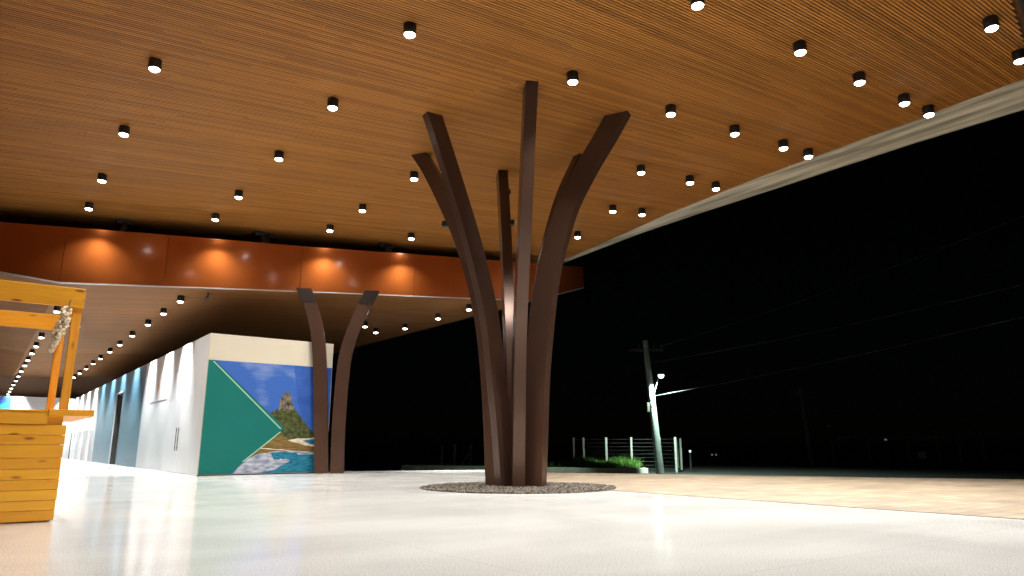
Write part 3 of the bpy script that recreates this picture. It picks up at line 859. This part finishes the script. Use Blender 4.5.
def fence(name, label, pts, h, z0=GZ, brace=None):
    f = thing(name, label, 'fence', (pts[0][0], pts[0][1], z0))
    o0 = Vector((pts[0][0], pts[0][1], 0))
    for i, (x, y) in enumerate(pts):
        g = MB(); v = Vector((x, y, 0)) - o0
        g.box(v.x-.05, v.x+.05, v.y-.05, v.y+.05, 0, h); g.build('post', M['post'], f, bevel=.01)
    g = MB()
    for (x0, y0), (x1, y1) in zip(pts, pts[1:]):
        for k in range(9):
            z = .15 + k*(h-.25)/8
            g.tube([(x0-o0.x, y0-o0.y, z), (x1-o0.x, y1-o0.y, z)], .004, 5)
    g.build('wires', M['wire'], f)
    if brace:
        g = MB(); (xa, ya), (xb, yb) = brace
        g.bar((xa-o0.x, ya-o0.y, .1), (xb-o0.x, yb-o0.y, h*.75), .1, .1); g.build('brace', M['post'], f)
    return f
fence('wire_fence', 'pale concrete post and wire fence behind the lit grass verge', [(3.27, 38), (3.75, 37.6), (4.86, 37), (6.07, 36.5), (7.45, 36.2), (8.08, 35.5)], 1.71)
fence('wire_fence', 'dim post and wire fence with a diagonal brace left of the tall column', [(-4.1, 42), (-3.34, 42), (-2.4, 42)], 1.33, brace=((-2.95, 42), (-2.45, 42)))
fence('wire_fence', 'dim short run of fence just right of the street lamp pole', [(9.3, 39.6), (9.9, 43.0)], 1.7)

def bollard(x, y, h, label):
    t = thing('bollard_light', label, 'bollard', (x, y, GZ), 0, 'small lights beyond the plaza')
    g = MB(); g.lathe([(.05, 0), (.05, h-.16), (.07, h-.15), (.001, h-.15)], n=12); g.build('stem', M['darkmetal'], t)
    g = MB(); g.lathe([(.001, h-.148), (.06, h-.147), (.06, h-.03), (.001, h-.03)], n=12); g.build('lens', M['fardot'], t)
    g = MB(); g.lathe([(.001, h-.028), (.075, h-.028), (.075, h), (.001, h)], n=12); g.build('cap', M['darkmetal'], t)
bollard(8.92, 36, 1.1, 'short glowing bollard light just right of the fence posts')
bollard(13.9, 50, .78, 'left of two tiny paired bollard lights on the dark horizon')
bollard(14.18, 50, .78, 'right of two tiny paired bollard lights on the dark horizon')

# dim structures on the right
t = thing('utility_pole', 'dim leaning wooden utility pole right of the street lamp', 'utility pole', (20.78, 50, GZ))
g = MB(); g.tube([(0, 0, 0), (-.35, 0, 5.3)], [.17, .11], 12); g.build('pole', M['shelter'], t)
g = MB(); g.bar((-1.1, 0, 4.95), (.5, 0, 4.95), .1, .12); g.build('crossarm', M['shelter'], t)
t = thing('lamp_post', 'dim short lamp post at the left end of the timber shelter', 'lamp post', (24.6, 55, GZ))
g = MB(); g.tube([(0, 0, 0), (-.15, 0, 2.7)], [.1, .07], 10); g.build('pole', M['shelter'], t)
g = MB(); g.lathe([(.001, .22), (.22, .14), (.26, 0), (.001, 0)], (-.15, 0, 2.68), 12); g.build('head', M['concrete'], t)
sh2 = thing('timber_shelter', 'dim open timber shelter with a gable on the dark horizon', 'shelter', (33, 60, GZ))
for x in (-3.2, .1, 2.6, 4.4, 6.3):
    g = MB(); g.bar((x, 0, 0), (x-.06, 0, 2.6 if x < 3 else 3.3), .2, .2, up=(0, 1, 0)); g.build('post', M['shelter'], sh2)
g = MB(); g.bar((-5.8, 0, 1.95), (3.2, 0, 2.02), .12, .32); g.build('beam', M['shelter'], sh2)
g = MB(); g.bar((3.0, 0, 2.5), (5.0, 0, 3.5), .12, .22); g.bar((5.0, 0, 3.5), (7.0, 0, 2.5), .12, .22); g.build('gable', M['shelter'], sh2)
g = MB(); g.lathe([(.001, .12), (.09, .1), (.11, 0), (.001, 0)], (-1.75, -.1, 1.75), 10); g.build('lamp', M['fardot'], sh2)
t = thing('notice_board', 'small pale notice board standing in front of the timber shelter', 'sign', (33.05, 58, GZ))
g = MB(); g.tube([(-.2, 0, 0), (-.2, 0, .3)], .03, 8); g.tube([(.2, 0, 0), (.2, 0, .3)], .03, 8); g.build('legs', M['darkmetal'], t)
g = MB(); g.box(-.32, .32, -.02, .02, .3, .85); g.build('board', M['notice'], t)
